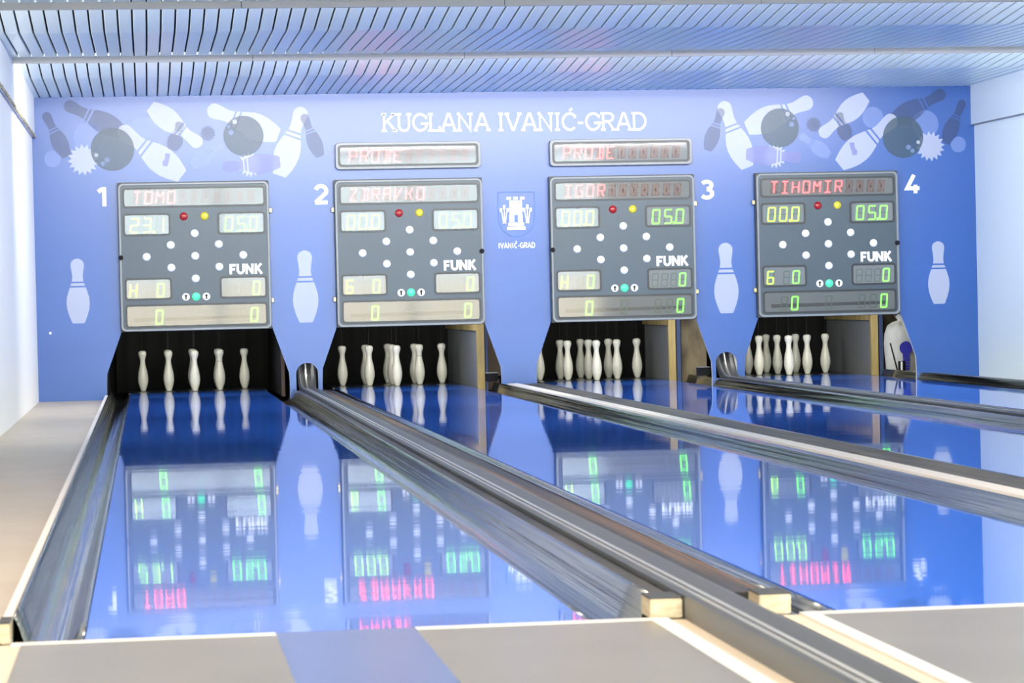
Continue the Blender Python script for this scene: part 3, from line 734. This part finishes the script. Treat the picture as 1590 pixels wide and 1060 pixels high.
# ------------------------------------------------------------------ pin pits behind the wall
struct(obj('wall_pit', bx(-1.5, 8.3, 28.3, 28.4, -.2, 3.0), M['black']), 'black rear wall of the pin pits')
struct(obj('wall_pit_side', bx(-1.5, -1.4, WALL_Y + .03, 28.3, -.2, 3.0), M['black']), 'dark side wall of the pin pits')
struct(obj('wall_pit_end', bx(8.3, 8.4, WALL_Y + .03, 28.3, -.2, 3.0), M['black']), 'dark end wall of the pin pits')
for i, (a, b) in enumerate(LANES):
    bm = bmesh.new(); n = 60; vs = []
    for k in range(n + 1):
        x = a - .15 + (b - a + .35) * k / n; y = 28.12 + .02 * math.sin(k * .9)
        vs.append((bm.verts.new((x, y, -.05)), bm.verts.new((x, y, 1.3))))
    for p, q in zip(vs, vs[1:]): bm.faces.new((p[0], q[0], q[1], p[1]))
    o = obj('curtain', bm, M['curtain'], None, True); sm = o.modifiers.new('solid', 'SOLIDIFY'); sm.thickness = .006
    tag(o, 'black curtain hanging behind the pins of lane ' + LEFT_WORD[i], 'curtain', 'black pit curtains')
    t = thing('pit_side_panel', 'grey side panel with a pine frame right of the pins on lane ' + LEFT_WORD[i], 'panel', ((0, 3.107, 5.08, 7.115)[i] if i else b + .12, (25.3, 25.3, 26.0, 26.0)[i], 0), 'grey pit side panels')
    pe = (2.7, 2.7, 1.4, 1.85)[i]
    if i:
        obj('board', bx(-.012, .012, .05, pe, -.03, .62), M['pit_panel'], t)
        obj('post', bx(-.035, .035, 0, .05, -.03, .75), M['pine'], t)
        obj('top_rail', bx(-.035, .035, .05, pe, .535, .62), M['pine'], t)
    else:
        obj('board', bx(-.012, .012, .05, 2.7, -.03, .62), M['black'], t)
        obj('post', bx(-.012, .02, 0, .05, -.03, .75), M['pit_brown'], t)
    o = obj('pit_screen', bx(a - .215, a - .200, 26.25, 28.0, -.05, 1.2), M['black']); tag(o, 'black screen left of the pins on lane ' + LEFT_WORD[i], 'screen', 'black pit screens')
    if i:
        tag(obj('machine_post', bx((0, 3.150, 5.125, 7.162)[i], (0, 3.172, 5.165, 7.20)[i], (0, 25.3, 26.0, 26.0)[i], (0, 25.4, 26.1, 26.1)[i], -.05, .9), M['pit_blue']), 'dark blue metal post behind the opening of lane ' + LEFT_WORD[i], 'post', 'dark blue pit posts')
        tag(obj('pit_partition', bx((0, 3.20, 5.20, 7.22)[i], (0, 3.40, 5.45, 7.25)[i], 26.15, 26.19, -.05, .9), M['pit_brown'] if i != 2 else M['pit_wood']), 'brown partition behind the wall right of lane ' + LEFT_WORD[i], 'partition', 'brown pit partitions')
for x, lab in ((3.166, 'small black box behind the opening right of lane two'), (5.172, 'small black box behind the opening right of lane three')):
    t = thing('control_box', lab, 'box', (x, 24.92, .068), 'small black boxes')
    obj('case', bbx(.004, -.055, .05, 0, .12, 0, .075), M['black'], t); obj('lid', bx(-.060, .053, -.004, .124, .075, .083), M['pit_panel'], t)
    obj('foot', bx(.072, .095, .03, .09, -.26, .05), M['black'], t); obj('bracket', bx(.05, .095, .03, .09, .02, .05), M['black'], t)
# sack with a light bulb printed on it
t = thing('plastic_sack', 'white plastic sack with a dark blue light bulb printed on it, right of lane four', 'sack', (7.385, 26.0, -.2))
bm = bmesh.new(); seg = 36
pr = [(.10, 0), (.155, .02), (.168, .12), (.170, .25), (.170, .38), (.168, .50), (.160, .60), (.138, .665), (.085, .70), (.034, .715), (.030, .735), (.048, .755), (.066, .775)]
rows = []
for (r, z) in pr:
    rows.append([bm.verts.new((r * (1 + .05 * math.sin(3 * a + z * 9) + .025 * math.sin(7 * a - z * 14)) * math.cos(a), .75 * r * (1 + .05 * math.sin(2 * a + z * 6)) * math.sin(a), z + .012 * math.sin(5 * a) * (z > .6))) for a in [2 * PI * k / seg for k in range(seg)]])
for a, b in zip(rows, rows[1:]):
    for k in range(seg): bm.faces.new((a[k], a[(k + 1) % seg], b[(k + 1) % seg], b[k]))
bm.faces.new(rows[0][::-1])
obj('bag', bm, M['sack'], t, True)
bm = bmesh.new()
prism(bm, [(.010 + .066 * math.cos(a), .455 + .066 * math.sin(a)) for a in [math.radians(-58 + 296 * k / 20) for k in range(21)]] + [(-.023, .348), (.043, .348)], -.135, -.128)
for k in range(4):
    hw = .034 - .002 * k; prism(bm, [(.010 - hw, .322 - .028 * k), (.010 + hw, .322 - .028 * k), (.010 + hw, .344 - .028 * k), (.010 - hw, .344 - .028 * k)], -.135, -.128)
prism(bm, [(-.007, .232), (.027, .232), (.017, .208), (.003, .208)], -.135, -.128)
obj('bulb_print', bm, M['bulb'], t)['label'] = 'dark blue light bulb'
t = thing('canister', 'small black canister with a pale stripe in front of the white sack', 'canister', (7.272, 25.6, .045))
obj('body', lathe(bmesh.new(), [(.036, -.24), (.036, .085), (.034, .09)], 20), M['black'], t, True)
obj('highlight', bx(-.020, -.004, -.039, -.03, .005, .085), M['white_print'], t)  # pale strip painted on as the highlight of the black cylinder
bm = bmesh.new(); lathe(bm, [(.008, 0), (.008, .30)], 10); bmesh.ops.rotate(bm, verts=bm.verts[:], cent=(0, 0, 0), matrix=Matrix.Rotation(math.radians(-14), 3, 'Y'))
tag(obj('black_rod', bm, M['black'], None, True, (7.25, 25.66, .02)), 'thin black rod leaning against the left side of the white sack', 'rod')
tag(obj('pit_partition', bx(7.27, 7.75, 26.4, 26.44, -.2, 1.0), M['pit_wood']), 'brown wooden boards behind the white sack', 'partition')
